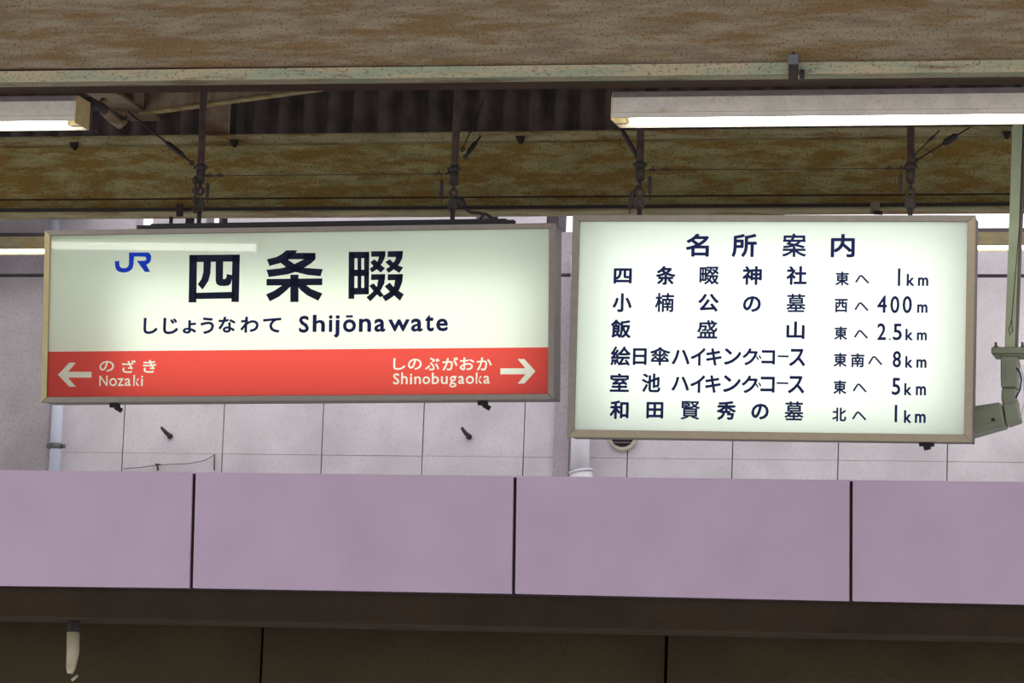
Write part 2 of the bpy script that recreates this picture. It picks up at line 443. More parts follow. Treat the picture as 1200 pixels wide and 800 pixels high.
# ------------------------------------------------------------------ roof bracing seen between the girders
t = thing('roof_rafter', 'brown steel rafter slanting back from the front girder beside the left lamp', 'rafter', px(120, 110, 13.4))
pA, pB = px(100, 100, 12.97), px(168, 133, 14.55)
pA = Vector((pB.x + .03, 12.97, pB.z + .0))
m = MB(); m.box((pB.x - .10, 12.975, pB.z), (pB.x + .02, 14.70, pB.z + .012)); m.build('bottom_flange', 'brace', t)
m = MB(); m.box((pB.x - .045, 12.975, pB.z + .012), (pB.x - .033, 14.70, pB.z + .28)); m.build('web', 'brace', t)
t = thing('diagonal_brace', 'long flat brown brace rising to the right behind the first hanger rod', 'brace', px(300, 115, 13.8))
P, Q = px(168, 133, 14.5), px(436, 96, 13.1)
m = MB(); m.add([P, Q, Q + Vector((0, .012, 0)), P + Vector((0, .012, 0)), P + Vector((0, 0, .32)), Q + Vector((0, 0, .32)), Q + Vector((0, .012, .32)), P + Vector((0, .012, .32))],
      [(0,1,2,3),(4,5,6,7),(0,1,5,4),(1,2,6,5),(2,3,7,6),(3,0,4,7)]); m.build('web', 'brace', t)
m = MB(); m.obox(P + Vector((0, -.01, -.004)), Q + Vector((0, -.01, -.004)), .006, .03); m.build('flange', 'girder_rear', t)
t = MB(); p0, p1 = px(241, 118, 14.9), px(267, 160, 14.9)
t.box((p0.x, 14.9, p1.z - .1), (p1.x, 14.92, p0.z + .35)); tag(t.build('gusset_plate', 'brace'), 'short brown upright plate above the rear girder beside the first hanger rod', 'plate')
t = MB(); p0, p1 = px(268, 118, 15.2), px(276, 160, 15.2)
t.box((p0.x, 15.2, p1.z - .1), (p1.x, 15.3, p0.z + .35)); tag(t.build('roof_post', 'dark_iron'), 'thin dark upright post just right of the brown upright plate', 'post')

# ------------------------------------------------------------------ fluorescent fixtures
V3 = Vector
def fixture(label, loc, L, face='lamp_white', top='lamp_top', cap='lamp_cap', group='fluorescent platform lamps', tz=.018):
    """origin at the front lower left corner; x along, y depth"""
    D, H = .150, .101
    t = thing('fluorescent_lamp', label, 'lamp', loc, group)
    off = Vector((0, 0, 0))
    m = MB()
    prof = [(0, .008), (0, .024), (.003, .026), (.003, .078), (.018, H), (D, H), (D, 0), (D - .006, 0), (D - .006, H - .02), (.006, H - .02), (.006, .008)]
    n = len(prof)
    m.add([(0.004, p[0], p[1]) for p in prof] + [(L - 0.004, p[0], p[1]) for p in prof], [[i, i + n, (i + 1) % n + n, (i + 1) % n] for i in range(n)])
    m.mi = [0] * len(m.f); m.mi[3] = 1; m.mi[4] = 1
    m.build('housing', [face, top], t, off)
    m = MB(); m.add([(0.01, .007, .006), (L - .01, .007, .006), (L - .01, .04, .055), (.01, .04, .055), (.01, D - .04, .055), (L - .01, D - .04, .055), (L - .01, D - .007, .006), (.01, D - .007, .006)],
                    [(0, 1, 2, 3), (3, 2, 5, 4), (4, 5, 6, 7)])
    m.build('reflector', 'reflector', t, off)
    for x in (0, L - .004):
        m = MB(); pr = [(0, 0), (0, .078), (.018, H), (D, H), (D, 0)]
        m.poly_prism([(x, p[0], p[1]) for p in pr], (.004, 0, 0)); m.build('end_cap', cap, t, off)
    m = MB(); m.tube([(.055, D / 2, tz), (L - .055, D / 2, tz)], .019, 16); m.build('tube', 'tube', t, off)
    for x, s in ((.004, 1), (L - .004, -1)):
        m = MB(); m.box((x, D / 2 - .014, tz - .018), (x + s * .038, D / 2 + .014, .045)); m.tube([(x + s * .036, D / 2, tz), (x + s * .056, D / 2, tz)], .0165, 12)
        m.build('socket', 'socket', t, off)
    return t
YF = 13.02
fr = fixture('long lit white fluorescent lamp above the white notice board on the right', px(715.5, 140, YF), 2.4)
p = px(88, 143, YF)
fl = fixture('lit white fluorescent lamp with yellowed end cap in the upper left corner', p - Vector((2.4, 0, 0)), 2.4)
YFF = 20.3
p = px(330, 292.5, YFF)
fixture('distant lit lamp with brown housing by the left edge, left of the station name sign', p - Vector((2.4, 0, 0)), 2.4, 'lamp_olive', 'coping', 'lamp_olive', 'distant lamps before the grey wall')
# unseen slab added to keep sky light off the left part of the wall
pc = px(110, 300, YW)
m = MB(); m.box((X0 - 2, 18.9, 5.42), (pc.x, YW + .3, 5.52)); struct(m.build('ceiling_far', 'under_beam'), 'added unseen slab that shades the left end of the grey wall')
# lamp nearer the track, out of view; it glints on the name sign
fixture('lit lamp of the next row, out of view toward the track', V3((-7.58, 8.43, 4.325)), 2.4, tz=-.025)
p = px(905, 289.3, YFF)
fixture('distant lit lamp with mossy housing right of the white notice board', p, 2.4, 'lamp_olive', 'coping', 'lamp_olive', 'distant lamps before the grey wall')

# ------------------------------------------------------------------ lettering helpers
def glyph_mesh(ch, off=0.0):
    cu = bpy.data.curves.new('glyph', 'FONT'); cu.body = ch; cu.resolution_u = 3; cu.offset = off * 10; cu.size = 10.0
    o = bpy.data.objects.new('glyph', cu); C.objects.link(o)
    dg = bpy.context.evaluated_depsgraph_get(); e = o.evaluated_get(dg); me = e.to_mesh()
    vs = [Vector((v.co.x / 10, v.co.y / 10)) for v in me.vertices]; fs = [list(p.vertices) for p in me.polygons]
    e.to_mesh_clear(); bpy.data.objects.remove(o); bpy.data.curves.remove(cu)
    return vs, fs

class Plane:
    """a sign's own frame: local x right, y back, z up; photo pixels are carried onto its face"""
    def __init__(s, root): s.r = root; s.M = root.matrix_world.copy(); s.Mi = s.M.inverted()
    def loc(s, x, y, depth=0.0):
        o = s.Mi @ CAM; d = s.Mi.to_3x3() @ ray(x, y)
        k = (depth - o.y) / d.y; p = o + d * k
        return p.x, p.z

class Letters:
    def __init__(s, pl, depth): s.pl = pl; s.d = depth; s.v = []; s.f = []; s.cuts = []
    def cut(s): s.cuts.append(len(s.f))
    def raw(s, pts2, faces):
        o = len(s.v); s.v += [(p[0], s.d, p[1]) for p in pts2]; s.f += [[o + i for i in q] for q in faces]
    def glyph(s, ch, x0, y0, x1, y1, off=0.012):
        vs, fs = glyph_mesh(ch, 0)
        if not vs: return
        q = max(.0, off * 26.0)                      # stroke gain in photo pixels / 2
        x0 += q; x1 -= q; y0 += q; y1 -= q
        ax0 = min(v.x for v in vs); ax1 = max(v.x for v in vs); ay0 = min(v.y for v in vs); ay1 = max(v.y for v in vs)
        tl = s.pl.loc(x0, y0, s.d); tr = s.pl.loc(x1, y0, s.d); bl = s.pl.loc(x0, y1, s.d)
        cx0 = (tl[0] + bl[0]) / 2; wx = tr[0] - tl[0]; top = (tl[1] + tr[1]) / 2; hz = top - bl[1] - (tl[1] - tr[1]) / 2
        pts = [(cx0 + (v.x - ax0) / (ax1 - ax0) * wx, top - (ay1 - v.y) / (ay1 - ay0) * hz) for v in vs]
        u = q * 13.5 / F; k = 0
        for dx, dz in ((0, 0), (1, 0), (-1, 0), (0, 1), (0, -1), (.7, .7), (-.7, .7), (.7, -.7), (-.7, -.7)) if q else ((0, 0),):
            n = len(s.v); s.raw([(p[0] + dx * u, p[1] + dz * u) for p in pts], fs)
            s.v[n:] = [(v[0], v[1] - k * .00002, v[2]) for v in s.v[n:]]; k += 1
        s.cut()
    def poly(s, pix):
        s.raw([s.pl.loc(x, y, s.d) for x, y in pix], [list(range(len(pix)))])
    def stroke(s, pix, wd):
        """polyline stroke of pixel width wd with square ends"""
        P = [Vector(p) for p in pix]
        L_, R_ = [], []
        for i, p in enumerate(P):
            d = (P[min(i + 1, len(P) - 1)] - P[max(i - 1, 0)]).normalized(); n = Vector((-d.y, d.x)) * wd / 2
            L_.append(p + n); R_.append(p - n)
        for i in range(len(P) - 1):
            s.poly([L_[i], L_[i + 1], R_[i + 1], R_[i]])
        s.cut()
    def build(s, name, mat, root):
        """one flat printed character per object"""
        cuts = [0] + s.cuts + ([len(s.f)] if not s.cuts or s.cuts[-1] != len(s.f) else [])
        for c0, c1 in zip(cuts, cuts[1:]):
            if c1 <= c0: continue
            fs = s.f[c0:c1]; used = sorted({i for f in fs for i in f}); mp = {v: i for i, v in enumerate(used)}
            me = bpy.data.meshes.new(name); me.from_pydata([s.v[i] for i in used], [], [[mp[i] for i in f] for f in fs])
            me.materials.append(M[mat]); o = bpy.data.objects.new(name, me); C.objects.link(o); o.parent = root
        return o

def boundary_loops(vs, fs):
    """outline loops of a flat filled glyph"""
    key = {}; idx = []
    for v in vs:
        k = (round(v.x, 5), round(v.y, 5)); idx.append(key.setdefault(k, len(key)))
    pts = [None] * len(key)
    for k, i in key.items(): pts[i] = Vector(k)
    cnt = {}
    for f in fs:
        g = [idx[i] for i in f]
        for a, b in zip(g, g[1:] + g[:1]):
            if a != b: cnt[(a, b)] = cnt.get((a, b), 0) + 1
    nxt = {}
    for (a, b), n in cnt.items():
        if (b, a) not in cnt: nxt.setdefault(a, []).append(b)
    loops = []
    while nxt:
        a = next(iter(nxt)); lp = [a]; cur = a
        while True:
            o = nxt.get(cur)
            if not o: break
            b = o.pop()
            if not o: del nxt[cur]
            if b == a: break
            lp.append(b); cur = b
        if len(lp) > 2: loops.append([pts[i] for i in lp])
    return loops

class CutFilm:
    """vinyl band whose lettering is cut out of it; filled cell by cell"""
    def __init__(s, pl, depth, quad):
        s.pl = pl; s.d = depth; q = [pl.loc(x, y, depth) for x, y in quad]
        s.x0 = min(q[0][0], q[3][0]); s.x1 = max(q[1][0], q[2][0]); s.z1 = (q[0][1] + q[1][1]) / 2; s.z0 = (q[2][1] + q[3][1]) / 2
        s.cells = []
    def poly(s, pix): s.cells.append([[s.pl.loc(x, y, s.d) for x, y in pix]])
    def glyph(s, ch, x0, y0, x1, y1, off=0.0):
        vs, fs = glyph_mesh(ch, 0)
        x0 += off; x1 -= off; y0 += off; y1 -= off
        ax0 = min(v.x for v in vs); ax1 = max(v.x for v in vs); ay0 = min(v.y for v in vs); ay1 = max(v.y for v in vs)
        tl = s.pl.loc(x0, y0, s.d); tr = s.pl.loc(x1, y0, s.d); bl = s.pl.loc(x0, y1, s.d)
        cx0 = (tl[0] + bl[0]) / 2; wx = tr[0] - tl[0]; top = (tl[1] + tr[1]) / 2; hz = top - bl[1] - (tl[1] - tr[1]) / 2
        cell = []; g = off * 13.5 / F
        for lp in boundary_loops(vs, fs):
            P = [Vector((cx0 + (v.x - ax0) / (ax1 - ax0) * wx, top - (ay1 - v.y) / (ay1 - ay0) * hz)) for v in lp]
            Q = [p for i, p in enumerate(P) if (p - P[i - 1]).length > .00008]
            out = []
            for i, p in enumerate(Q):
                e0 = (p - Q[i - 1]).normalized(); e1 = (Q[(i + 1) % len(Q)] - p).normalized()
                n0 = Vector((e0.y, -e0.x)); n1 = Vector((e1.y, -e1.x)); nn = n0 + n1
                if nn.length < .3: nn = n0
                nn.normalize(); k = g / max(.6, nn.dot(n0)); out.append(p + nn * k)
            cell.append([(p.x, p.y) for p in out])
        s.cells.append(cell)
    def build(s, name, mat, root):
        K = 40.0; V_ = []; F_ = []; e = .0006
        boxes = []
        for cell in s.cells:
            xs = [p[0] for lp in cell for p in lp]; zs = [p[1] for lp in cell for p in lp]
            boxes.append([min(xs) - e, max(xs) + e, min(zs) - e, max(zs) + e])
        def fill(loops):
            cu = bpy.data.curves.new('cut', 'CURVE'); cu.dimensions = '2D'; cu.fill_mode = 'BOTH'
            for lp in loops:
                sp = cu.splines.new('POLY'); sp.points.add(len(lp) - 1)
                for i, (x, z) in enumerate(lp): sp.points[i].co = (x * K, z * K, 0, 1)
                sp.use_cyclic_u = True
            o = bpy.data.objects.new('cut', cu); C.objects.link(o)
            ev = o.evaluated_get(bpy.context.evaluated_depsgraph_get()); me0 = ev.to_mesh(); n = len(V_)
            V_.extend([(v.co.x / K, s.d, v.co.y / K) for v in me0.vertices]); F_.extend([[n + i for i in p.vertices] for p in me0.polygons])
            ev.to_mesh_clear(); bpy.data.objects.remove(o); bpy.data.curves.remove(cu)
        def rect(x0, x1, z0, z1):
            n = len(V_); V_.extend([(x0, s.d, z0), (x1, s.d, z0), (x1, s.d, z1), (x0, s.d, z1)]); F_.append([n, n + 1, n + 2, n + 3])
        for cell, b in zip(s.cells, boxes):
            fill([[(b[0], b[2]), (b[1], b[2]), (b[1], b[3]), (b[0], b[3])]] + cell)
        # the plain remainder: grid of all box edges, minus the boxes
        gx = sorted({s.x0, s.x1, *[v for b in boxes for v in b[:2]]}); gz = sorted({s.z0, s.z1, *[v for b in boxes for v in b[2:]]})
        for x0, x1 in zip(gx, gx[1:]):
            for z0, z1 in zip(gz, gz[1:]):
                cx, cz = (x0 + x1) / 2, (z0 + z1) / 2
                if not any(b[0] < cx < b[1] and b[2] < cz < b[3] for b in boxes): rect(x0, x1, z0, z1)
        me = bpy.data.meshes.new(name); me.from_pydata(V_, [], F_); me.materials.append(M[mat])
        o = bpy.data.objects.new(name, me); C.objects.link(o); o.parent = root
        return o

def sign_box(label, x, z, rx, ry, rz, W, H, T, panel_px, frame_mat, side_mat, opal, lights):
    t = thing('illuminated_sign', label, 'sign', (x, 13.5, z), None)
    R = (Matrix.Rotation(rz, 3, 'Z') @ Matrix.Rotation(ry, 3, 'Y') @ Matrix.Rotation(rx, 3, 'X'))
    t.rotation_euler = R.to_euler()
    t.matrix_world = Matrix.Translation((x, 13.5, z)) @ R.to_4x4()
    t['_local'] = 1
    t.matrix_basis = t.matrix_world.copy()
    pl = Plane(t)
    # inner edge of the frame from the photo
    c = [pl.loc(*q, 0.0) for q in panel_px]      # tl, tr, br, bl
    xl = (c[0][0] + c[3][0]) / 2; xr = (c[1][0] + c[2][0]) / 2; zt_ = (c[0][1] + c[1][1]) / 2; zb_ = (c[2][1] + c[3][1]) / 2
    w2, h2 = W / 2, H / 2
    # frame: four mitred bars
    def bar(p, fm):
        m = MB(); m.poly_prism([(a, 0, b) for a, b in p], (0, .022, 0))
        return m.build('frame_bar', fm, t, Vector((0, 0, 0)), bevel=.0015)
    fm = frame_mat if isinstance(frame_mat, (list, tuple)) else [frame_mat] * 4
    bar([(-w2, h2), (w2, h2), (xr, zt_), (xl, zt_)], fm[0])
    bar([(w2, h2), (w2, -h2), (xr, zb_), (xr, zt_)], fm[1])
    bar([(w2, -h2), (-w2, -h2), (xl, zb_), (xr, zb_)], fm[2])
    bar([(-w2, -h2), (-w2, h2), (xl, zt_), (xl, zb_)], fm[3])
    # housing: four walls and a back, white inside
    m = MB(); g = .004; th = .004
    for (a, b) in (((-w2 + g, .022, -h2 + g), (-w2 + g + th, T, h2 - g)), ((w2 - g - th, .022, -h2 + g), (w2 - g, T, h2 - g)),
                   ((-w2 + g, .022, h2 - g - th), (w2 - g, T, h2 - g)), ((-w2 + g, .022, -h2 + g), (w2 - g, T, -h2 + g + th)),
                   ((-w2 + g, T - th, -h2 + g), (w2 - g, T, h2 - g))):
        m.box(a, b)
    m.build('housing', side_mat, t, Vector((0, 0, 0)))
    m = MB(); g2 = g + th + .001
    m.add([(-w2 + g2, .024, -h2 + g2), (w2 - g2, .024, -h2 + g2), (w2 - g2, .024, h2 - g2), (-w2 + g2, .024, h2 - g2),
           (-w2 + g2, T - th - .001, -h2 + g2), (w2 - g2, T - th - .001, -h2 + g2), (w2 - g2, T - th - .001, h2 - g2), (-w2 + g2, T - th - .001, h2 - g2)],
          [(4, 5, 6, 7), (0, 1, 5, 4), (1, 2, 6, 5), (2, 3, 7, 6), (3, 0, 4, 7)])
    m.build('lining', 'inner_white', t, Vector((0, 0, 0)))
    m = MB(); m.add([(xl - .006, .012, zb_ - .006), (xr + .006, .012, zb_ - .006), (xr + .006, .012, zt_ + .006), (xl - .006, .012, zt_ + .006)], [(0, 1, 2, 3)])
    m.build('display_panel', opal, t, Vector((0, 0, 0)))
    for i, (lx, lz, sx, sz, pw) in enumerate(lights):
        ld = bpy.data.lights.new('sign_tube', 'AREA'); ld.shape = 'RECTANGLE'; ld.size = sx; ld.size_y = sz; ld.energy = pw; ld.color = (1, .99, .93)
        lo = bpy.data.objects.new('sign_tube', ld); C.objects.link(lo); lo.parent = t
        lo.location = (lx, T - .03, lz); lo.rotation_euler = (math.radians(90), 0, 0)
        lo.rotation_euler = (math.radians(-90), 0, 0)
    return t, pl

# ------------------------------------------------------------------ station name sign (left)
sA, PA = sign_box('wide lit station name sign with red band, large black characters and left and right arrows',
    -4.0796, 3.6575, .0426, -.0199, .0513, 1.9062, .6358, .1555,
    [(58.7, 276.3), (643.7, 266.8), (641.7, 461.3), (54.5, 464.7)],
    ['frame', 'frame', 'frame', 'frame_olive'], 'frame_side', 'opal',  # left bar carries the painted olive reflection
    [(.10, -.06, 1.52, .40, 2.05)])
D0 = .0112
# logo
lg = Letters(PA, D0 - .0004)
lg.poly([(120 + x / 10, 280 + y / 10) for x, y in [(312,158),(535,158),(556,168),(570,195),(572,225),(566,255),(552,280),(515,300),(560,385),(498,385),(402,255),(490,255),(508,249),(514,232),(510,215),(498,206),(372,205),(364,300),(352,345),(320,375),(285,388),(250,392),(205,387),(170,368),(152,335),(147,295),(148,258),(198,258),(198,298),(204,322),(220,336),(250,342),(282,337),(302,320),(310,295)]])
lg.build('company_logo', 'blue', sA)['label'] = 'bright blue two letter railway logo'
# large characters, drawn stroke by stroke
big = Letters(PA, D0 - .0004)
def T1(q): return [(200 + x / 8.571, 280 + y / 8.575) for x, y in q]
def T2(q): return [(300 + x / 6.667, 280 + y / 6.667) for x, y in q]
for q in ([(188,160),(265,160),(258,637),(180,637)], [(620,157),(695,155),(685,632),(610,632)], [(188,160),(695,155),(695,225),(188,232)],
          [(240,540),(640,530),(640,597),(240,603)], [(330,225),(405,225),(400,340),(380,420),(320,508),(272,455),(310,400),(328,330)],
          [(452,225),(527,225),(525,400),(545,402),(560,385),(562,352),(640,365),(615,400),(605,445),(580,468),(540,472),(490,470),(460,450),(452,420)]):
    big.poly(T1(q))
big.cut()
for q in ([(235,88),(322,88),(310,108),(250,165),(180,190),(105,210),(85,158),(160,140),(205,115)],
          [(375,108),(465,108),(462,160),(430,190),(345,245),(250,275),(100,297),(82,240),(200,228),(290,200),(375,158)],
          [(240,108),(465,108),(465,158),(240,158)],
          [(185,180),(240,155),(300,195),(380,225),(522,235),(505,290),(400,280),(300,255),(230,215)],
          [(82,312),(518,307),(518,360),(82,363)], [(268,278),(332,278),(332,492),(268,492)],
          [(215,355),(280,360),(240,400),(180,450),(108,487),(78,432),(140,405)],
          [(320,360),(385,355),(430,390),(520,425),(487,482),(400,440),(350,400)],
          None, [(725,100),(770,100),(768,467),(722,467)], [(845,100),(885,100),(882,432),(845,432)], [(793,150),(823,150),(823,385),(793,385)],
          [(725,100),(885,100),(885,150),(725,150)], [(740,240),(880,238),(880,288),(740,290)], [(740,382),(880,380),(880,432),(740,434)],
          [(900,95),(1012,95),(1010,138),(900,138)], [(965,110),(1012,95),(1005,150),(985,190),(945,235),(905,262),(888,232),(925,205),(955,165)],
          [(893,182),(925,158),(960,190),(1008,228),(975,262),(930,225)],
          [(1030,95),(1148,93),(1145,140),(1028,140)], [(1095,110),(1148,93),(1143,150),(1120,195),(1080,235),(1035,265),(1015,235),(1060,205),(1090,160)],
          [(1010,180),(1045,158),(1085,195),(1150,222),(1120,265),(1065,230)],
          [(900,275),(1010,273),(1008,318),(898,320)], [(960,290),(1010,280),(1003,345),(975,400),(935,445),(893,487),(862,455),(905,420),(945,370)],
          [(885,365),(918,345),(950,380),(1000,440),(970,455),(930,420)],
          [(1030,275),(1148,273),(1145,320),(1028,322)], [(1092,290),(1148,275),(1143,335),(1120,395),(1070,450),(1012,487),(985,450),(1040,415),(1078,370)],
          [(1005,370),(1045,340),(1080,380),(1155,432),(1125,482),(1065,430)]):
    if q is None: big.cut()
    else: big.poly(T2(q))
big.build('character', 'ink', sA)
sm = Letters(PA, D0 - .0004)
for ch, x0, y0, x1, y1 in (('し',168,372.2,184.8,391.5),('じ',191,372.2,209,391.7),('ょ',214,375,230,391),('う',234.8,371.6,251,391.5),('な',255.8,370.8,276,390),('わ',281.7,370.8,303.3,390),('て',308,372.2,329.7,390)):
    sm.glyph(ch, x0, y0, x1, y1, .028)
sm.build('character', 'navy', sA)
sm = Letters(PA, D0 - .0004)
for ch, x0, y0, x1, y1 in (('S',350.2,369.7,362.2,390),('h',366.4,368.5,381,389),('i',385.2,369,389.7,389),('j',391,369,398.2,395.8),('o',401.7,373.8,417.3,389.5),('n',420.5,373,435,389),
        ('a',438.5,373.2,451.8,389),('w',455,374,480,388.5),('a',481.5,373,495.5,388.7),('t',498,368.8,508.5,388.5),('e',511,373,525,388.3)):
    sm.glyph(ch, x0, y0, x1, y1, .030)
sm.poly([(405.5,369.3),(413.5,369.2),(413.5,371.9),(405.5,372.0)])
sm.build('character', 'navy', sA)
# red band with cut-out lettering
cf = CutFilm(PA, .0102, [(52, 411.6), (645, 407.2), (643, 463.5), (51, 467)])
for ch, x0, y0, x1, y1 in (('の',116.4,422.7,133.7,435.5),('ざ',142.9,421.7,159,437),('き',167.6,421.7,183,436.8),
                            ('し',460.8,419.7,475,433.3),('の',478,420,494.2,433.2),('ぶ',498.3,418.8,515,434),('が',518.3,418.4,536.7,434),('お',538.7,418.6,555.8,433.8),('か',558.7,418.6,576.3,434)):
    cf.glyph(ch, x0, y0, x1, y1, .30)
def word(cf, txt, x0, y0, x1, y1, off):
    vs, fs = glyph_mesh(txt, off)
    cf.glyph(txt, x0, y0, x1, y1, off)
for ch, x0, y0, x1, y1 in (('N',116.3,440,126.2,452.3),('o',127.9,442.7,137.1,452.5),('z',137.8,443,145,452.2),('a',146,443,153.5,452.3),('k',156.3,439,163.5,452.2),('i',165.2,440,167.5,452.2),
        ('S',460.7,437.3,468,450.3),('h',470.1,436.2,477.7,450),('i',480.3,437.8,483,450),('n',485.5,440.9,493.2,449.8),('o',495.1,440.8,504,450),('b',506,436.5,514.6,450),('u',516.7,440.6,524.6,450),
        ('g',526.4,440.3,535,453.9),('a',537,440.2,544.3,449.8),('o',545.8,440.2,555.5,449.8),('k',557.6,436.2,565.2,449.5),('a',566.5,440,574,449.5)):
    cf.glyph(ch, x0, y0, x1, y1, .22)
def arrow(tip, s, L, shaft, hw, hh):
    x, y = tip; k = s
    return [(x, y), (x + k * 13.2, y - hh), (x + k * 21, y - hh), (x + k * (21 - 13.2 * (hh - shaft) / hh * .92), y - shaft), (x + k * L, y - shaft), (x + k * L, y + shaft),
            (x + k * (21 - 13.2 * (hh - shaft) / hh * .92), y + shaft), (x + k * 21, y + hh), (x + k * 13.2, y + hh)]
cf.poly(arrow((68.0, 438.9), 1, 39.3, 3.4, 0, 14.1))
cf.poly(arrow((627.6, 434.9), -1, 41.2, 3.5, 0, 14.4))
cf.build('red_band', 'red_film', sA)['label'] = 'red band with white arrows and place names'
# rail along the top, wing bolts below
m = MB(); zt_ = .6358 / 2
a = PA.loc(162, 264, .05); b = PA.loc(603, 258, .05)
m.box((a[0], .03, zt_ - .002), (b[0], .075, zt_ + .018)); m.box((a[0] + .05, .04, zt_ + .016), (b[0] - .03, .065, zt_ + .024)); m.build('mounting_rail', 'black_steel', sA, Vector((0, 0, 0)), label='black steel rail along the top of the sign')
for q in (140, 571):
    a = PA.loc(q, 470, .1); m = MB(); m.box((a[0] - .030, .07, -zt_ - .012), (a[0] + .004, .10, -zt_ + .002)); m.tube([(a[0] - .012, .09, -zt_ - .010), (a[0] + .012, .09, -zt_ - .024)], .009, 8)
    m.build('latch', 'black_steel', sA, Vector((0, 0, 0)))

# ------------------------------------------------------------------ places of interest board (right)
sB, PB = sign_box('lit white notice board listing six places with directions and distances',
    -2.3389, 3.6126, .0495, .0006, .0256, 1.4334, .7946, .1552,
    [(679, 259.6), (1133.8, 259.2), (1129.3, 509.2), (672.8, 503)],
    ['frame', 'frame_tan', 'frame_tan', 'frame'], 'frame_side', 'opal2',  # right and bottom bars carry the painted tan reflection
    [(.0, .0, 1.25, .64, 2.75)])
rows = [
 ('title_line', .034, [('名',803.6,273.7,831,300.7),('所',857.5,273.7,887,301.2),('案',916.7,273.4,944.9,301),('内',973.6,274,1001.8,301.5)]),
 ('place_line', .030, [('四',719,314.2,740.5,332.2),('条',768.7,311.6,791.7,333.7),('畷',819.6,312.2,842.6,333.2),('神',870,311.6,892.9,333.7),('社',921.5,311.6,945.5,333.7)]),
 ('place_line', .030, [('小',717.8,343.4,740.5,365.5),('楠',767.6,343,790,365.5),('公',818,344,842.4,365),('の',870.5,346.7,891.8,365.5),('墓',921.5,344,944.2,365.5)]),
 ('place_line', .030, [('飯',715.8,374.2,739.4,396),('盛',817,374.9,840.8,396.5),('山',921.5,376.4,943,397)]),
 ('place_line', .027, [('絵',715.6,405.6,739,428.3),('日',741.6,407.8,757.9,427.5),('傘',761.8,406.2,785.6,427.9),('ハ',787,409.5,808.3,426.8),('イ',809.4,407.3,826.8,428.3),('キ',827.4,407.8,845.8,428.3),('ン',848.4,407.8,868.6,427.3),('ク',870,407.8,888,427.9),('コ',892.2,410,908.4,426.8),('ス',924.7,408.4,943.8,429)]),
 ('place_line', .027, [('室',714.7,437.2,737.3,458.9),('池',752,437.2,774,459.3),('ハ',786.7,441,807.7,457.6),('イ',809,439.4,826.3,460),('キ',826.3,439.4,844.7,460),('ン',847.3,439.4,868,459.3),('ク',869,439.8,888,460.4),('コ',891,441,908,459.7),('ス',923.2,440.2,942.7,460.8)]),
 ('place_line', .030, [('和',714.5,469,736.8,490.7),('田',757.4,470.8,777.4,490),('賢',797.5,469.7,820.3,491.3),('秀',839.8,469.7,862.5,491.8),('の',880.3,472.7,901,491.3),('墓',919.3,470,941.6,492.2)])]
for nm, off, gl in rows:
    L_ = Letters(PB, D0 - .0004)
    for g in gl: L_.glyph(*g, .018 if g[0] in '賢墓' else .021 if g[0] in '案畷盛傘楠' else off)
    if gl[0][0] == '絵':
        L_.stroke([(911.3, 417.2), (924.3, 417.5)], 2.2); L_.stroke([(886.5, 417.5), (888.8, 421.6)], 1.8); L_.stroke([(889.6, 416.4), (891.8, 420.2)], 1.8)
    if gl[0][0] == '室':
        L_.stroke([(910, 448.6), (923.8, 449)], 2.2); L_.stroke([(886, 449.6), (888.3, 453.8)], 1.8); L_.stroke([(889.2, 448.3), (891.6, 452.3)], 1.8)
    L_.build('character', 'navy', sB)
def he(L_, x0, y0, x1, y1):
    xm = x0 + (x1 - x0) * .42
    L_.stroke([(x0 + .8, y1 - 1.8), (xm - 1.2, y0 + 1.3), (xm, y0 + .9), (xm + 1.3, y0 + 1.4), (x1 - .5, y1 - .9)], 2.2)
dist = [
 ([('東',978.9,318.1,995.1,334.4)], (1002.1,322.1,1018.4,332.6), [('|',1052,314.3,1055.2,334.9),('k',1062.5,320.7,1071.6,334.9),('m',1075.7,324.8,1087.9,334.9)]),
 ([('西',978,350,993.4,365.9)], (1001.3,354,1017.6,364.7), [('4',1028,346,1039.4,366.4),('0',1043.3,346.5,1054.1,367),('0',1057.6,346.5,1068.7,367),('m',1074.8,356.3,1087,366.4)]),
 ([('東',977.6,382.2,993,398)], (1000.7,386.5,1017,397), [('2',1027.9,378.5,1038.4,398.3),('.',1041.5,396.1,1043.6,398.4),('5',1046.4,379,1057,398.6),('k',1061,385,1069.9,398.6),('m',1074.5,389.2,1086.2,398.6)]),
 ([('東',976.8,413.2,992.5,429.7),('南',997,413.7,1013,430.2)], (1017.3,417,1033.8,428.2), [('8',1046,411,1056,430.5),('k',1060.8,417,1069.5,430.8),('m',1073.8,420.7,1085.8,430.8)]),
 ([('東',976.5,445.2,992,461.5)], (999.3,449.2,1015.5,460), [('5',1045,442.5,1055.2,462.7),('k',1059.6,448.8,1068.3,463),('m',1073.2,452.2,1085.2,463)]),
 ([('北',975.3,477.4,991.8,493.5)], (998.5,482,1015,492.7), [('|',1048.5,474.3,1051.3,494.5),('k',1059.3,480.4,1068,495.3),('m',1072,484.5,1084.8,495.3)])]
for ks, h, ds in dist:
    L_ = Letters(PB, D0 - .0004)
    for g in ks: L_.glyph(*g, .020)
    he(L_, *h)
    for g in ds:
        if g[0] == '|': L_.stroke([((g[1] + g[3]) / 2 + .2, g[2]), ((g[1] + g[3]) / 2 - .2, g[4])], 3.0)
        else: L_.glyph(*g, .018 if g[0] in '08452' else .020)
    L_.build('character', 'navy', sB)
a = PB.loc(1086, 520, .08); m = MB(); m.box((a[0] - .025, .06, -.3973 - .010), (a[0] + .025, .10, -.3973 + .002)); m.tube([(a[0], .08, -.3973 - .006), (a[0] + .004, .08, -.3973 - .022)], .013, 8)
m.build('latch', 'black_steel', sB, Vector((0, 0, 0)))
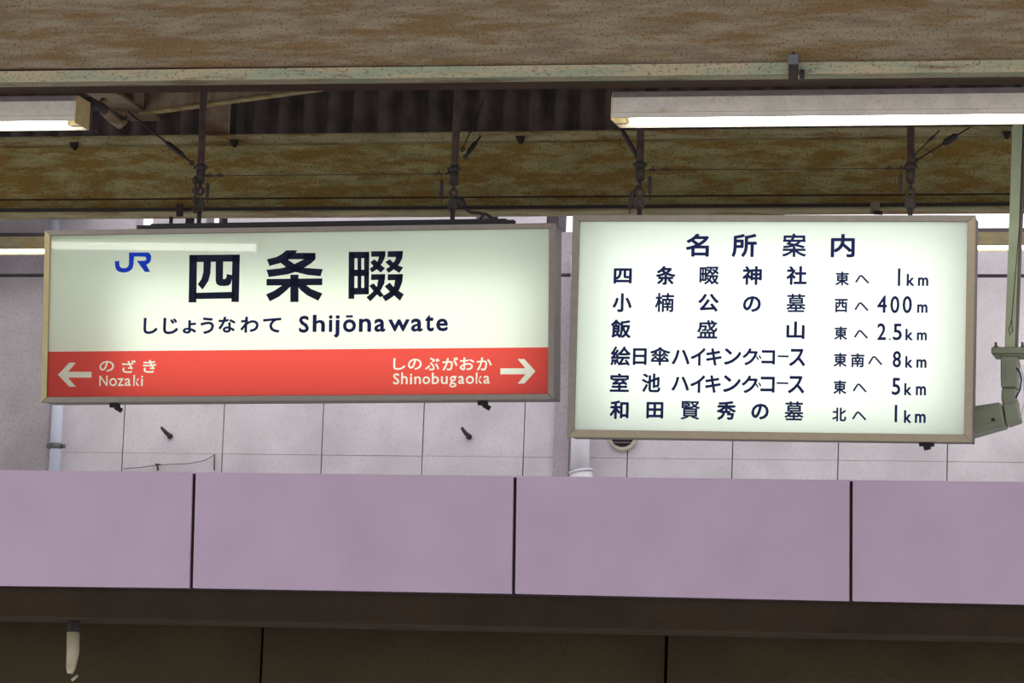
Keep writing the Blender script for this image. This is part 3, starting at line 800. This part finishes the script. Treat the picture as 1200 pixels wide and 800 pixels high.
for q0, q1 in ((704, 730), (894, 920), (1083, 1109)):
    a = PB.loc(q0, 252, .05); b = PB.loc(q1, 252, .05); m = MB(); m.box((a[0], .03, .3973 - .002), (b[0], .09, .3973 + .004)); m.build('top_plate', 'dark_iron', sB, Vector((0, 0, 0)))

# ------------------------------------------------------------------ hanger rods
YH = 13.585
def H(x, y, d=0.0): return px(x, y, YH + d)
V = Vector
def hanger(label, top, bot, y_sl, y_ring, y_lug, ring_r=6.0, weight=None, wire_y=None, side=1, eye=True):
    xt, yt = top; xb, yb = bot
    xx = lambda y: xt + (xb - xt) * (y - yt) / (yb - yt)
    t = thing('hanger_rod', label, 'hanger', H(xb, yb), 'rods that carry the two signs')
    m = MB(); m.tube([H(xx(-285), -285), H(xx(y_sl), y_sl)], .0135, 14); m.build('upper_tube', 'rod', t)
    m = MB(); m.tube([H(xx(y_sl), y_sl), H(xx(y_sl + 19), y_sl + 19)], .0160, 14); m.build('sleeve', 'dark_iron', t)
    m = MB(); m.tube([H(xx(y_sl - 3), y_sl - 3), H(xx(y_sl + 4), y_sl + 4)], .0185, 14); m.box(H(xx(y_sl) - 8, y_sl + 2) - V((0, .006, 0)), H(xx(y_sl) + 8, y_sl - 2) + V((0, .006, 0))); m.build('clamp', 'dark_iron', t)
    m = MB(); m.tube([H(xx(y_sl + 19), y_sl + 19), H(xx(y_ring), y_ring - ring_r)], .007, 8); m.torus(H(xx(y_ring), y_ring), ring_r * YH / F * .78, .0055, (1, 0, 0), (0, 0, 1)); m.build('eye_bolt', 'dark_iron', t)
    m = MB(); c = H(xx(y_lug), y_lug); k = YH / F
    m.poly_prism([c + V((-3.2*k, -.006, 8*k)), c + V((3.2*k, -.006, 8*k)), c + V((6.2*k, -.006, 2*k)), c + V((6.2*k, -.006, -3*k)), c + V((2.5*k, -.006, -8*k)), c + V((-2.5*k, -.006, -8*k)), c + V((-6.2*k, -.006, -3*k)), c + V((-6.2*k, -.006, 2*k))], (0, .012, 0))
    m.build('shackle', 'dark_iron', t)
    m = MB(); m.tube([H(xx(y_lug + 4), y_lug + 4), H(xx(yb), yb + 10)], .0085, 10); m.build('stud', 'black_steel', t)
    if weight:
        wx, w0, w1, wd = weight
        m = MB(); m.tube([H(wx, wire_y), H(wx + .3, w0)], .0012, 6); m.tube([H(wx + .3, w0), H(wx + .3, w0 + 1.2), H(wx - .3, w1 - 2), H(wx - .4, w1)], [.003, wd, wd, .003], 10); m.tube([H(wx - .4, w1), H(wx + .8, w1 + 9)], .0016, 6)
        m.build('dangling_weight', 'dark_iron', t)
    return t
hanger('rusty rod hanging the left end of the station name sign, chain beside its foot', (239.3, 95), (233, 258), 196, 224, 240, 5.5, (243, 214, 233, .0068), 206)
hanger('rod hanging the right part of the station name sign, cable curling from its foot', (537.2, 95), (530, 255), 198, 226, 240, 5.5, (517.3, 211, 231, .0068), 203)
hanger('rod left of the two above the white notice board, under the lamp end', (751.5, 95), (749.3, 250), 193, 226, 238, 6, (761.5, 206, 227, .0066), 199)
hanger('rod right of the two above the white notice board, beside two slanting wires', (1067.8, 95), (1066.6, 250), 195, 226, 240, 6, (1055.2, 204, 222, .0066), 197)
# chain beside the first rod, lever beside the third
m = MB()
for k in range(4): m.torus(H(229 + (k % 2) * .6, 212 + k * 11, -.035), .012, .0032, (1, 0, 0) if k % 2 else (.5, .8, 0), (0, 0, 1), n=12, m=6)
m.tube([H(229.5, 206, -.035), H(228.5, 250, -.035)], .004, 6)
tag(m.build('slack_chain', 'dark_iron'), 'short dark chain hanging along the first rod at far left', 'chain')
m = MB(); m.tube([H(748, 217), H(742.5, 224), H(741, 226)], .003, 6); m.tube([H(742, 224), H(741.5, 226), H(738.5, 243), H(738.2, 245)], [.003, .0085, .0085, .003], 10); m.tube([H(738.2, 245), H(737.8, 251)], .0018, 6)
tag(m.build('hanging_spring', 'dark_iron'), 'dark slim weight hanging left of the third rod, just above the notice board', 'weight')
m = MB(); m.tube([H(535, 232), H(540, 236), H(544, 243)], [.008, .016, .012], 10); m.tube([H(541, 238), H(547, 246), H(552, 249), H(562, 249.5), H(570, 251), H(576, 255)], .0055, 8); m.tube([H(565, 249.7), H(566, 253.5), H(563, 256)], .005, 8)
tag(m.build('feed_cable', 'black_steel'), 'black power cable looping from the second rod down to the name sign', 'cable')

def turnbuckle_wire(label, p, q, a, b, r=.0026, body=.0095, loop=None, d0=0.0, d1=0.0):
    """p, q pixel ends; a..b = part of the way where the turnbuckle sits"""
    P, Q = H(*p, d0), H(*q, d1)
    t = thing('guy_wire', label, 'wire', P)
    m = MB(); m.tube([P, Q], r, 8)
    m.torus(P + (Q - P) * .02, .008, .0025, (1, 0, 0), (0, 0, 1), n=12, m=6); m.build('strand', 'dark_iron', t)
    if b > a:
        m = MB(); A_, B_ = P.lerp(Q, a), P.lerp(Q, b); dl = (B_ - A_) * .18
        m.tube([A_, A_ + dl, B_ - dl, B_], [r * 1.3, body, body, r * 1.3], 10); m.build('turnbuckle', 'dark_iron', t)
    if loop:
        m = MB(); m.torus(H(*loop[:2]), loop[2] * YH / F, .0013, (1, 0, 0), (0, 0, 1), a0=loop[3], a1=loop[4], n=14, m=5); m.build('wire_end', 'dark_iron', t)
    return t
turnbuckle_wire('guy wire rising left from the first rod, with a turnbuckle', (226.5, 192), (150, 131), .12, .42, .0036, .0105, (219, 180, 6, 2.6, 5.5), 0, .35)
turnbuckle_wire('thick guy wire rising right from the second rod', (545, 184), (563, 160), .12, .75, .0036, .0095, None, 0, .15)
turnbuckle_wire('thin pale guy wire steeply rising right of the second rod', (541.5, 176), (566, 120), .35, .5, .0022, .006, None, .03, .3)
turnbuckle_wire('guy wire rising left from the third rod to the lamp end', (747, 184), (728, 151), .0, .98, .005, .0085, (733.5, 166, 8, .9, 4.6), 0, .0)
turnbuckle_wire('short hooked guy wire rising right from the fourth rod', (1070, 183), (1101, 153), .62, .8, .0028, .006, (1092, 172, 7, 3.4, 5.4), -.03, -.06)
turnbuckle_wire('longer guy wire right of the fourth rod with a dark turnbuckle', (1072, 189), (1137, 149), .5, .78, .0032, .0125, (1096, 176, 5, 4.0, 7), .03, .10)
def tie(label, p, q, ta, tb):
    P, Q = H(*p), H(*q); t = thing('tie_wire', label, 'wire', P)
    m = MB(); m.tube([P, Q], .0013, 6); m.build('strand', 'dark_iron', t)
    m = MB()
    for s in ta + tb:
        A_ = P.lerp(Q, s); m.tube([A_ - V((.014, 0, 0)), A_ + V((.014, 0, 0))], .0042, 8); m.tube([A_ - V((0, 0, .002)), A_ + V((0, 0, .012))], .0035, 6)
    m.build('wire_clip', 'dark_iron', t); return t
tie('thin level wire between the two rods of the station name sign', (237, 206), (530, 203.4), (.03, .07), (.945, .985))
tie('thin level wire between the two rods of the notice board', (753, 199), (1064, 197.3), (.04, .09), (.93, .975))

# ------------------------------------------------------------------ clamps on the girders
YG = 12.76
t = thing('beam_clamp', 'dark clamp gripping the front girder lip above the right lamp', 'clamp', px(932, 98, YG), 'clamps on the girders')
m = MB(); m.box(px(923.5, 76.5, YG) - V((0, .012, 0)), px(936.5, 64, YG)); m.build('upper_jaw', 'band', t, bevel=.002)
m = MB(); m.box(px(924.5, 99, YG) - V((0, .016, 0)), px(935.5, 77, YG)); m.build('body', 'dark_iron', t)
m = MB(); m.tube([px(930, 65, YG - .006), px(930, 61, YG - .006)], .004, 8); m.tube([px(940, 82, YG - .01), px(940, 92, YG - .01)], .008, 8); m.build('screw', 'black_steel', t)
t = thing('beam_clamp', 'small grey lug under the rear girder between the board rods, right half', 'clamp', px(1026, 251, 14.66), 'clamps on the girders')
m = MB(); m.box(px(1020, 251, 14.66) - V((0, .01, 0)), px(1031, 237.5, 14.66)); m.build('body', 'brace', t, bevel=.002)
m = MB(); m.tube([px(1024, 249, 14.65), px(1034, 249.5, 14.65)], .008, 8); m.build('bolt', 'dark_iron', t)
t = thing('beam_clamp', 'dark lug under the rear girder left of the first rod', 'clamp', px(211, 262, 14.66), 'clamps on the girders')
m = MB(); m.box(px(207, 254, 14.66) - V((0, .01, 0)), px(215.5, 239, 14.66)); m.build('body', 'dark_iron', t, bevel=.002)
m = MB(); m.box(px(199, 262, 14.66) - V((0, .01, 0)), px(203, 254, 14.66)); m.box(px(218, 262, 14.66) - V((0, .01, 0)), px(228, 256, 14.66)); m.build('foot', 'black_steel', t)
for x, y, lb in ((85, 170, 'small bolt bracket on the rear girder lip beneath the left lamp'), (272.5, 166.5, 'small bracket on the rear girder lip right of the first rod'),
                 (608.5, 162.5, 'small bracket on the rear girder lip between the second rod and right lamp'), (1179, 157, 'small bracket on the rear girder lip beside the green post')):
    t = thing('lip_bracket', lb, 'bracket', px(x, y + 4, 14.74), 'small brackets along the rear girder')
    c = px(x, y, 14.74); m = MB(); k = .0032
    m.poly_prism([c + V((-5*k, 0, 4*k)), c + V((5*k, 0, 4*k)), c + V((4*k, 0, -1*k)), c + V((1.5*k, 0, -5*k)), c + V((-2*k, 0, -4*k))], (0, .03, 0)); m.build('plate', 'dark_iron', t)
    m = MB(); m.tube([c + V((0, -.008, 0)), c + V((0, .004, 0))], .006, 8); m.build('bolt', 'black_steel', t)

# conduit stub hanging beside the left lamp
YC = 13.6
t = thing('conduit', 'brown curved conduit stub just right of the left lamp', 'pipe', px(125, 135, YC))
m = MB(); m.tube([px(104, 120, 13.2), px(112, 125, 13.35), px(120, 128, YC)], .022, 12); m.box(px(108, 152, 13.3), px(117, 130, 13.36)); m.build('mount', 'dark_iron', t)
m = MB(); m.tube([px(118, 122, YC), px(124, 124, YC)], .026, 14); m.build('coupling', 'brace', t)
m = MB(); m.tube([px(122, 130, YC), px(130, 138, YC + .05), px(140, 146, YC + .15), px(146, 143, YC + .25), px(148, 136, YC + .3)], [.018, .018, .016, .010, .004], 10); m.build('elbow', 'brace', t)

# ------------------------------------------------------------------ green post with camera housing
YQ = 13.95
k = YQ / F
t = thing('camera_post', 'pale green post with flange hanging at the right edge', 'post', px(1183, 418, YQ))
m = MB(); A_, B_ = px(1206, -235, YQ), px(1183.5, 409, YQ); A2 = A_.lerp(B_, (125 + 235) / (409 + 235)); m.obox(A2, B_, 11.5 * k, .035); m.build('square_tube', 'green', t, bevel=.002)
m = MB(); m.obox(A_, A2, 8 * k, .03); m.build('upper_bar', 'dark_iron', t)
m = MB(); m.obox(A2 + V((7.0 * k, .02, 0)), B_ + V((6.0 * k, .02, 0)), 5 * k, .03); m.build('side_channel', 'frame_side', t)
m = MB(); c = px(1184, 413, YQ); m.box(c + V((-21 * k, -.05, -3.5 * k)), c + V((21 * k, .06, 4.5 * k))); m.box(c + V((-19 * k, -.045, -6 * k)), c + V((19 * k, .055, -3.4 * k))); m.build('flange', 'green_dark', t, bevel=.004)
for x in (1167.3, 1198.5):
    m = MB(); m.tube([px(x, 409.5, YQ - .02), px(x - .4, 401, YQ - .02)], .0045, 8); m.tube([px(x, 409, YQ - .02), px(x, 405.5, YQ - .02)], .0085, 6); m.build('flange_bolt', 'band', t)
m = MB(); m.tube([px(1199.5, 140, YQ - .03), px(1196, 250, YQ - .04), px(1190, 320, YQ - .045), px(1185.5, 375, YQ - .045), px(1182, 386, YQ - .045), px(1183.5, 393, YQ - .045), px(1186.5, 388, YQ - .045), px(1185.5, 375, YQ - .045)], .0016, 6); m.build('loose_wire', 'black_steel', t)

t = thing('surveillance_camera', 'grey-green camera housing on a jointed arm under the post, partly behind the notice board', 'camera', px(1183, 450, YQ))
m = MB(); m.poly_prism([px(x, y, YQ - .05) for x, y in [(1172.5,417),(1192,417),(1192,430),(1191.3,452),(1190.5,454),(1172.8,453.5),(1172.3,440)]], (0, .10, 0)); m.build('upper_arm', 'green_dark', t, bevel=.006)
m = MB(); m.box(px(1178, 446, YQ - .053), px(1183, 427, YQ - .049)); m.build('cover_plate', 'green_dark', t, bevel=.001)
m = MB(); m.poly_prism([px(x, y, YQ - .045) for x, y in [(1173.5,454),(1190,454),(1189.5,463),(1192,470),(1191,478),(1175,477),(1173,466)]], (0, .09, 0)); m.build('tilt_joint', 'green_dark', t, bevel=.008)
m = MB(); m.tube([px(1176, 477, YQ), px(1178.5, 474, YQ), px(1191.5, 470.5, YQ), px(1192.5, 471, YQ)], .001, 4)
m = MB(); m.poly_prism([px(x, y, YQ - .055) for x, y in [(1175.5,474.5),(1190.5,470.5),(1195,490),(1193.5,492),(1179,497)]], (0, .11, 0)); m.build('rear_shell', 'green_dark', t, bevel=.010)
m = MB(); m.poly_prism([px(x, y, YQ - .06) for x, y in [(1118,480),(1143,475),(1170,471),(1173,472),(1178,497),(1176,498.5),(1143,508),(1118,514)]], (0, .12, 0)); m.build('camera_body', 'green_dark', t, bevel=.008)
m = MB(); m.poly_prism([px(x, y, YQ - .064) for x, y in [(1120,484.5),(1143,479.5),(1168,474.5),(1171.5,477),(1173,486),(1170.5,492),(1143,500.5),(1120,506)]], (0, .005, 0)); m.build('side_lid', 'green_dark', t, bevel=.002)
m = MB(); m.box(px(1161.5, 493, YQ - .068), px(1166, 490, YQ - .062)); m.build('latch', 'dark_iron', t)
m = MB(); m.tube([px(1191, 431, YQ - .05), px(1195, 436, YQ - .05), px(1197, 444, YQ - .05), px(1195.5, 456, YQ - .05), px(1190.5, 466, YQ - .05)], .0032, 8); m.build('cable', 'wire_blue', t, label='navy cable loop')
m = MB(); m.tube([px(1193, 420, YQ + .01), px(1199, 440, YQ + .01), px(1201, 470, YQ + .01), px(1196, 489, YQ + .01), px(1186, 496, YQ + .01), px(1177, 499, YQ + .01)], .0018, 6); m.build('thin_cable', 'lamp_white', t)

# ------------------------------------------------------------------ pipes, hooks and vent on the far wall
t = thing('downpipe', 'pale blue downpipe with grey clamp at the left edge of the name sign', 'pipe', px(65, 552, YW - .1))
YD = YW - .09
m = MB(); m.tube([px(63.2, 570, YD), px(68, 470, YD), px(66, 300, YD), px(62, 250, YD)], 7.2 * YW / F, 20); m.build('pipe', 'pipe', t)
m = MB(); m.tube([px(64.6, 526, YD), px(64.9, 519.5, YD)], 8.2 * YW / F, 20); m.box(px(55, 525, YD + .01), px(59, 520, YD)); m.tube([px(74.5, 525, YD), px(74.5, 520.5, YD)], 2.6 * YW / F, 10); m.build('clamp_band', 'band', t)
t = thing('downpipe', 'white downpipe with flared foot below the left end of the notice board', 'pipe', px(680, 552, YD))
m = MB(); m.tube([px(679.5, 551, YD), px(680.5, 505, YD), px(680, 300, YD)], 11.5 * YW / F, 24); m.build('pipe', 'pipe_white', t)
m = MB(); m.tube([px(681, 553.5, YD), px(680.6, 551, YD)], 14.5 * YW / F, 24); m.tube([px(682, 570, YD), px(681, 553.5, YD)], 13.5 * YW / F, 24); m.build('socket_ring', 'pipe_white', t)

# projecting wall strips left of each pipe
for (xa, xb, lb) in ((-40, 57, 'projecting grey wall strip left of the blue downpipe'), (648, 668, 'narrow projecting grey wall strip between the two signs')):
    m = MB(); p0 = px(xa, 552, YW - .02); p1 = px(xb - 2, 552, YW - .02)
    m.box((p0.x, YW - .035, 1.0), (p1.x, YW - .004, zj1 - .01)); m.box((p0.x, YW - .035, zj1 + .01), (p1.x, YW - .004, wz_top)); m.build('pilaster', 'wall_dirty', wall)  # wall shade put into the strips' colour

def hookobj(x, y, lb, fl=1, s=1.0):
    Yk = YW - .02; t = thing('wall_hook', lb, 'hook', px(x, y, Yk), 'rusty stubs on the far wall'); kk = YW / F * s
    c = px(x, y, Yk)
    m = MB(); m.tube([c + V((3*kk, .02, -5*kk)), c + V((2*kk, -.03, -3*kk)), c + V((0, -.05, 0)), c + V((-3*fl*kk - .5*kk, -.06, 4*kk))], [2.8*kk, 2.6*kk, 2.2*kk, 1.6*kk], 8); m.build('stub', 'hook', t)
    m = MB(); m.tube([c + V((3.5*kk, .016, -5.5*kk)), c + V((3.5*kk, .006, -5.5*kk))], 3.6*kk, 10); m.build('base_plate', 'hook', t)
hookobj(195.5, 505.5, 'rusty pointed stub on the wall under the left half of the name sign')
hookobj(546, 506, 'rusty bent stub on the wall under the right half of the name sign', 0.6)
Yk = YW - .02
t = thing('wall_hook', 'tiny rusty hook with a stray wire just above the lavender band', 'hook', px(185, 551, Yk))
m = MB(); m.tube([px(185, 551, Yk), px(184.8, 546, Yk), px(183, 543.5, Yk)], .006, 6); m.tube([px(182, 543.8, Yk), px(188, 544.2, Yk)], .0045, 6); m.build('stem', 'hook', t)
m = MB(); m.tube([px(145, 549, Yk), px(165, 547.5, Yk), px(185, 544.5, Yk), px(220, 543, Yk), px(240, 539.5, Yk), px(251, 533, Yk)], .0022, 5); m.build('stray_wire', 'band', t)
m = MB(); m.tube([px(251.5, 532, Yk), px(251, 551, Yk)], .005, 6); tag(m.build('wall_pin', 'band'), 'thin grey upright pin on the wall near the first panel joint, at left', 'pin')

t = thing('wall_vent', 'round vent with beige rim peeping out below the notice board', 'vent', px(729.5, 509, YW - .04))
c = px(729.5, 511, YW - .02); kk = YW / F
m = MB(); m.torus(c, 15.5 * kk, 2.4 * kk, (1, 0, 0), (0, 0, 1), n=32, m=10); m.build('rim', 'vent_ring', t)
m = MB(); m.tube([c + V((0, .015, 0)), c + V((0, -.002, 0))], 14.5 * kk, 28); m.build('backing', 'vent_dark', t)
for s in (-8, -3.5, 1, 5.5):
    m = MB(); h = math.sqrt(13.2 ** 2 - s * s); m.obox(c + V((-h * kk, -.012, s * kk)), c + V((h * kk, -.012, s * kk)), 1.6 * kk, .012); m.build('louvre', 'band', t)

# small white unit hanging under the soffit beam, lower left
t = thing('hanging_lamp_tube', 'small ivory cylinder hanging under the brown beam at lower left', 'lamp', px(85, 740, YP + .3))
Yz = YP + .3
m = MB(); m.tube([px(87, 718, Yz), px(86.5, 741, Yz)], 8 * YP / F, 12); m.build('mount', 'dark_gap', t)
m = MB(); m.tube([px(86, 740.5, Yz), px(85.5, 765, Yz), px(83, 782, Yz), px(82, 789, Yz)], [8.4 * YP / F, 8.0 * YP / F, 6.0 * YP / F, 3.6 * YP / F], 18); m.build('body', 'ivory', t)
m = MB(); m.tube([px(84, 797, Yz), px(91, 791, Yz)], 1.8 * YP / F, 8); m.build('bracket', 'ivory', t)
